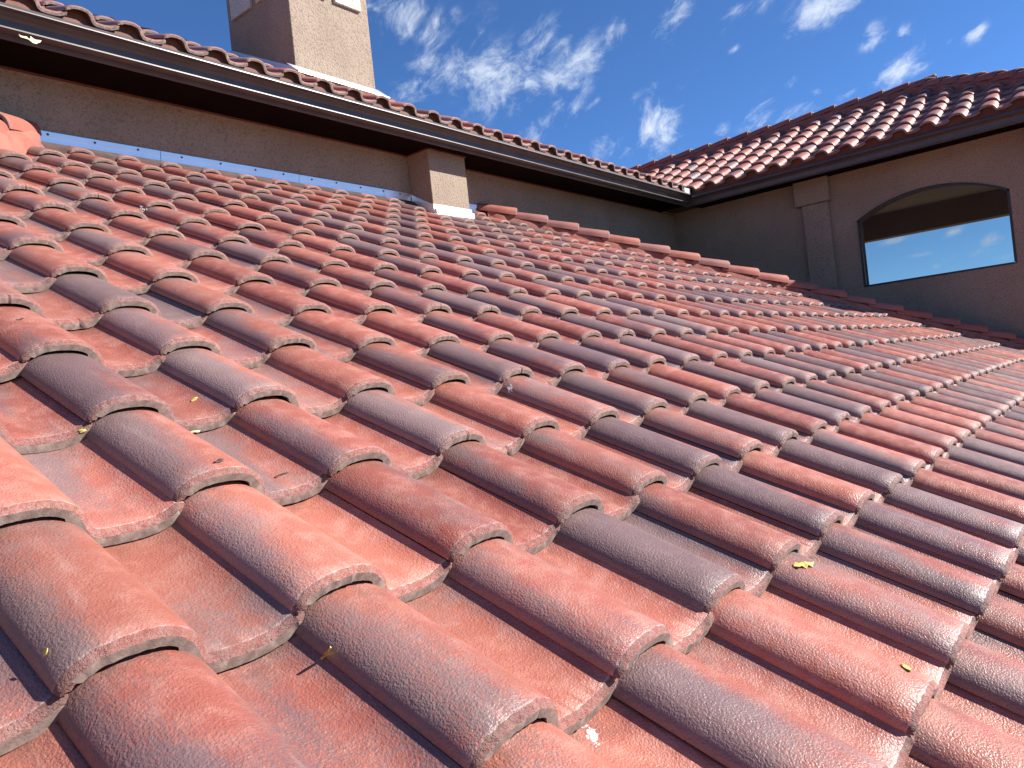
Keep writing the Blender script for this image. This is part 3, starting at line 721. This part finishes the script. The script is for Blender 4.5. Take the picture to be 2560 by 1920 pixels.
# pilasters with caps
for (a, b) in ((-1.26, -0.92), (1.43, 1.77)):
    p = MB(); p.box((a, YR - 0.075, -6.9), (b, YR - 0.001, 1.695)); po = p.build('pilaster', M_STUC, right, bevel=0.006)
    p = MB(); p.box((a - 0.075, YR - 0.12, 1.697), (b + 0.035, YR - 0.001, ZS - 0.002)); p.build('capital', M_STUC, po, bevel=0.006)
sr = MB(); sr.box((-2.72, 9.72, ZS), (XE - 0.10, YR - 0.001, ZS + 0.02)); sr.box((XRW + 0.001, YR, ZS), (XE - 0.1, 14.1, ZS + 0.02)); sr.build('soffit', M_SOFF, right)
fsr = MB(); fsr.box((-2.72, 9.700, ZS - 0.03), (XE - 0.08, 9.719, 2.16)); fsr.box((XE - 0.10, 9.72, ZS - 0.03), (XE - 0.08, 14.1, 2.16)); fsr.build('fascia', M_BROWN, right)
def gprof(f): return [(9.70 - (x + 2.72), z - 0.04) for x, z in f]
gr = MB(); gr.prism(gprof(GUT + GIN), 'x', -2.60, XE - 0.03); gr.build('gutter', M_BROWN, right)
closure(right, 'x', 9.672, -2.62, XE - 0.06, RZ0 + 0.015, 0.0196)
RY = 11.90; RZR = rz(RY)
rr = MB()
e0 = 9.705; e1 = 2 * RY - e0; XL = -9.0; t_ = -0.135; ze = rz(e0) + t_; zr_ = RZR + t_
xr = XE - (RY - LIPY)
V = [(XL, e0, ze), (XE - 0.085, e0, ze), (xr, RY, zr_), (XL, RY, zr_), (XE - 0.085, e1, ze), (XL, e1, ze), (XL, e0, ZS + .022), (XE - 0.085, e0, ZS + .022), (XE - 0.085, e1, ZS + .022), (XL, e1, ZS + .022)]
rr.add(V, [(0, 1, 2, 3), (1, 4, 2), (3, 2, 4, 5), (0, 6, 7, 1), (1, 7, 8, 4), (4, 8, 9, 5), (6, 9, 8, 7), (0, 3, 5, 9, 6)])
rroof = rr.build('roof', M_DECK, right)
rplanes = [((XE, LIPY, 0), (s2, s2, 0)), ((LIPX, LIPY, 0), (-s2, -s2, 0)), ((0, RY - 0.02, 0), (0, 1, 0))]
rplanes[0] = ((XE - 0.02, LIPY, 0), (s2, s2, 0))
n_r = lay_tiles(rroof, (0.0196, LIPY, RZ0), -math.pi / 2, range(0, -9, -1), (-18, 9), rplanes, 290, near=0)
mortar(rroof, (-7.0, RY, RZR - 0.03), (xr, RY, RZR - 0.03), 0.115, -0.09, 0.07, seed=12)
mortar(rroof, (xr, RY, RZR - 0.03), (XE, LIPY, RZ0 - 0.03), 0.115, -0.09, 0.07, seed=15)
lay_caps(rroof, (-7.0, RY, RZR), (xr + 0.25, RY, RZR), (0, 0, 1), 0.035, start=0.35)
lay_caps(rroof, (xr - 0.1, RY + 0.1, RZR + 0.04), (XE + 0.05, LIPY - 0.05, RZ0 - 0.03), (0, 0, 1), 0.045, 'hip_cap', start=0.36)
print('tiles', n_l, n_r)

# ================================================================= SMALL THINGS
def ray_hit(u, v):
    """point of the built scene under a photograph pixel (2560 wide)"""
    dvec = M.to_3x3() @ Vector(((u - 1280) / FPX, -(v - 960) / FPX, -1)).normalized()
    bpy.context.view_layer.update()
    ok, loc, nrm, idx, ob, _ = sc.ray_cast(bpy.context.evaluated_depsgraph_get(), CAM, dvec)
    return (loc, nrm) if ok else (None, None)
def flake(name, label, cat, u, v, pts, m, thick=0.0012, lift=0.002, curl=0.004, group=None, ang=0.0):
    """small curled flake (leaf, twig, spatter) lying on whatever is under the pixel; pts: outline in metres"""
    p, nn = ray_hit(u, v)
    if p is None: return
    a = Vector((0, 1, 0)); a = (a - nn * a.dot(nn)).normalized(); b = nn.cross(a)
    ca, sa = math.cos(ang), math.sin(ang)
    n = len(pts); top = []; bot = []
    cxy = (sum(q[0] for q in pts) / n, sum(q[1] for q in pts) / n)
    ring = [(q[0], q[1]) for q in pts]
    mid_ = [((q[0] + cxy[0]) / 2, (q[1] + cxy[1]) / 2) for q in pts]
    def P(q, extra):
        x = q[0] * ca - q[1] * sa; y = q[0] * sa + q[1] * ca
        r2 = (q[0] ** 2 + q[1] ** 2) * 60
        return a * x + b * y + nn * (lift + extra + curl * min(1.5, r2) + 0.4 * curl * math.sin(q[0] * 300))
    V = [P(q, 0) for q in ring] + [P(q, thick) for q in ring] + [P(q, thick * 1.4) for q in mid_] + [P(cxy, thick * 1.5), P(cxy, 0)]
    F = []
    for i in range(n):
        k = (i + 1) % n
        F += [(i, k, n + k, n + i), (n + i, n + k, 2 * n + k, 2 * n + i), (2 * n + i, 2 * n + k, 3 * n), (k, i, 3 * n + 1)]
    me = mesh_of(name, V, F, [m], None, 60)
    o = bpy.data.objects.new(name, me); o.location = p; link(o)
    o['label'] = label; o['category'] = cat
    if group: o['group'] = group
    return o
def blob(rx, ry, n=12, jag=0.35, seed=0):
    r = random.Random(seed)
    return [(rx * math.cos(2 * math.pi * k / n) * (1 - jag * r.random()), ry * math.sin(2 * math.pi * k / n) * (1 - jag * r.random())) for k in range(n)]
def splash(label, u, v, L, Wd, n, seed, m=None, ang=0.0, cat='spatter', name='pale_spatter'):
    r = random.Random(seed); p, nn = ray_hit(u, v)
    a = Vector((0, 1, 0)); a = (a - nn * a.dot(nn)).normalized(); bb = nn.cross(a); V = []; F = []
    for _ in range(n):
        cx_ = r.gauss(0, L / 2.2); cy_ = r.gauss(0, Wd / 2.2); rr_ = r.uniform(0.0008, 0.0032) * (1.4 if abs(cx_) < L / 3 else 0.8)
        c_ = a * (cx_ * math.cos(ang) - cy_ * math.sin(ang)) + bb * (cx_ * math.sin(ang) + cy_ * math.cos(ang))
        k0 = len(V); q = 7; el = r.uniform(0.5, 1.0); ph = r.uniform(0, 3)
        for k in range(q):
            t = 2 * math.pi * k / q; R_ = rr_ * r.uniform(0.6, 1.1)
            V.append(c_ + a * (R_ * math.cos(t + ph)) + bb * (R_ * el * math.sin(t + ph)) + nn * 0.0001)
        V.append(c_ + nn * 0.0007)
        F += [(k0 + k, k0 + (k + 1) % q, k0 + q) for k in range(q)] + [tuple(range(k0, k0 + q))[::-1]]
    o = bpy.data.objects.new(name, mesh_of(name, V, F, [m or M_DROP], None, 60)); o.location = p; link(o)
    o['label'] = label; o['category'] = cat
    return o
leafp = [(-.026, .004), (-.018, .010), (-.010, .006), (-.004, .013), (.004, .008), (.012, .012), (.020, .006), (.026, .003), (.018, -.003), (.012, -.009), (.004, -.005), (-.004, -.010), (-.012, -.004), (-.020, -.006)]
flake('dry_leaf', 'crumpled yellow leaf on the crest of a red tile at lower right', 'leaf', 2012, 1415, leafp, M_LEAF, ang=-0.5, curl=0.008)
flake('pollen_clump', 'yellow green fuzzy clump in a tile pan at lower right', 'debris', 2265, 1672, blob(.020, .008, 16, .6, 3), M_LEAF, ang=0.6, curl=0.002)
flake('fallen_catkin', 'yellow stalked flower bit lying across a grey tile in front', 'debris', 815, 1640, [(-.024, .002), (-.018, .006), (-.012, .0035), (0, .002), (.016, .0035), (.026, .002), (.026, -.001), (.010, -.0015), (-.008, -.001), (-.016, -.005), (-.024, -.003)], M_LEAF, ang=2.4, curl=0.006)
flake('pollen_tuft', 'tiny yellow green tuft in the pan left of centre', 'debris', 486, 1000, blob(.012, .007, 14, .6, 5), M_LEAF, ang=0.3)
flake('pale_petal', 'small pale yellow petal tucked under a tile lip', 'debris', 487, 1078, blob(.014, .003, 10, .3, 6), M_PALE, ang=0.1)
flake('dark_bark_flake', 'dark bark flake resting on a grey barrel tile left of centre', 'debris', 548, 1155, blob(.013, .006, 14, .6, 8), M_TWIG, ang=0.2)
flake('twig', 'short dark twig lying in a red tile pan', 'twig', 705, 1190, [(-.016, -.004), (-.010, .001), (0, .003), (.016, .002), (.016, .0035), (0, .0045), (-.011, .003), (-.017, -.002)], M_TWIG, curl=0.002)
for k, (u, v) in enumerate(((122, 950), (230, 985), (147, 954))):
    pass
flake('yellow_seed', 'lone yellow seed on the front left grey tile', 'seed', 118, 1633, blob(.005, .003, 8, .2, 9), M_LEAF)
flake('yellow_crumbs', 'scatter of yellow crumbs at the joint of two tiles on the left', 'debris', 205, 1078, blob(.010, .005, 12, .6, 10), M_LEAF)
splash('white wet looking spatter on a red barrel tile near the middle', 1250, 946, .018, .008, 26, 1250, ang=0.0)
splash('white smear on the grey tile just below the middle spatter', 1275, 970, .024, .010, 34, 1275, ang=0.5)
splash('white chipped patch at a tile joint in the upper left', 358, 520, .026, .016, 60, 358, ang=0.8)
splash('chalky scrape in the red pan at the bottom of the view', 1478, 1835, .026, .008, 70, 1478, ang=0.9)
flake('bark_flake', 'small brown flake on a red barrel tile at the left edge', 'debris', 52, 800, blob(.012, .003, 10, .4, 15), M_TWIG)
# curled leaf caught under the gutter
LO_ = [(1.1385, 2.0006), (1.1465, 1.9916), (1.1666, 1.9923), (1.1781, 1.9956), (1.1865, 1.9904), (1.1976, 1.9885), (1.2006, 2.0084), (1.2118, 1.9951), (1.2226, 1.9892), (1.2387, 1.9912), (1.2551, 1.9945), (1.2495, 1.984), (1.2375, 1.9781), (1.2298, 1.9696), (1.2092, 1.9677), (1.1961, 1.9729), (1.1834, 1.9807), (1.1657, 1.9833), (1.1482, 1.9858), (1.1399, 1.9923)]
V = []
for k, (y, z) in enumerate(LO_): V.append((-2.640 + 0.006 * math.sin(k * 0.9), y, z))
n = len(V); V += [(x + 0.003, y, z) for x, y, z in V]
me = mesh_of('curled_leaf', V, [tuple(range(n)), tuple(range(n, 2 * n))[::-1]] + [(i, (i + 1) % n, (i + 1) % n + n, i + n) for i in range(n)], [M_PALE], None, 60)
o = bpy.data.objects.new('curled_leaf', me); link(o)
o['label'] = 'pale yellow curled leaf caught under the brown gutter at top left'; o['category'] = 'leaf'
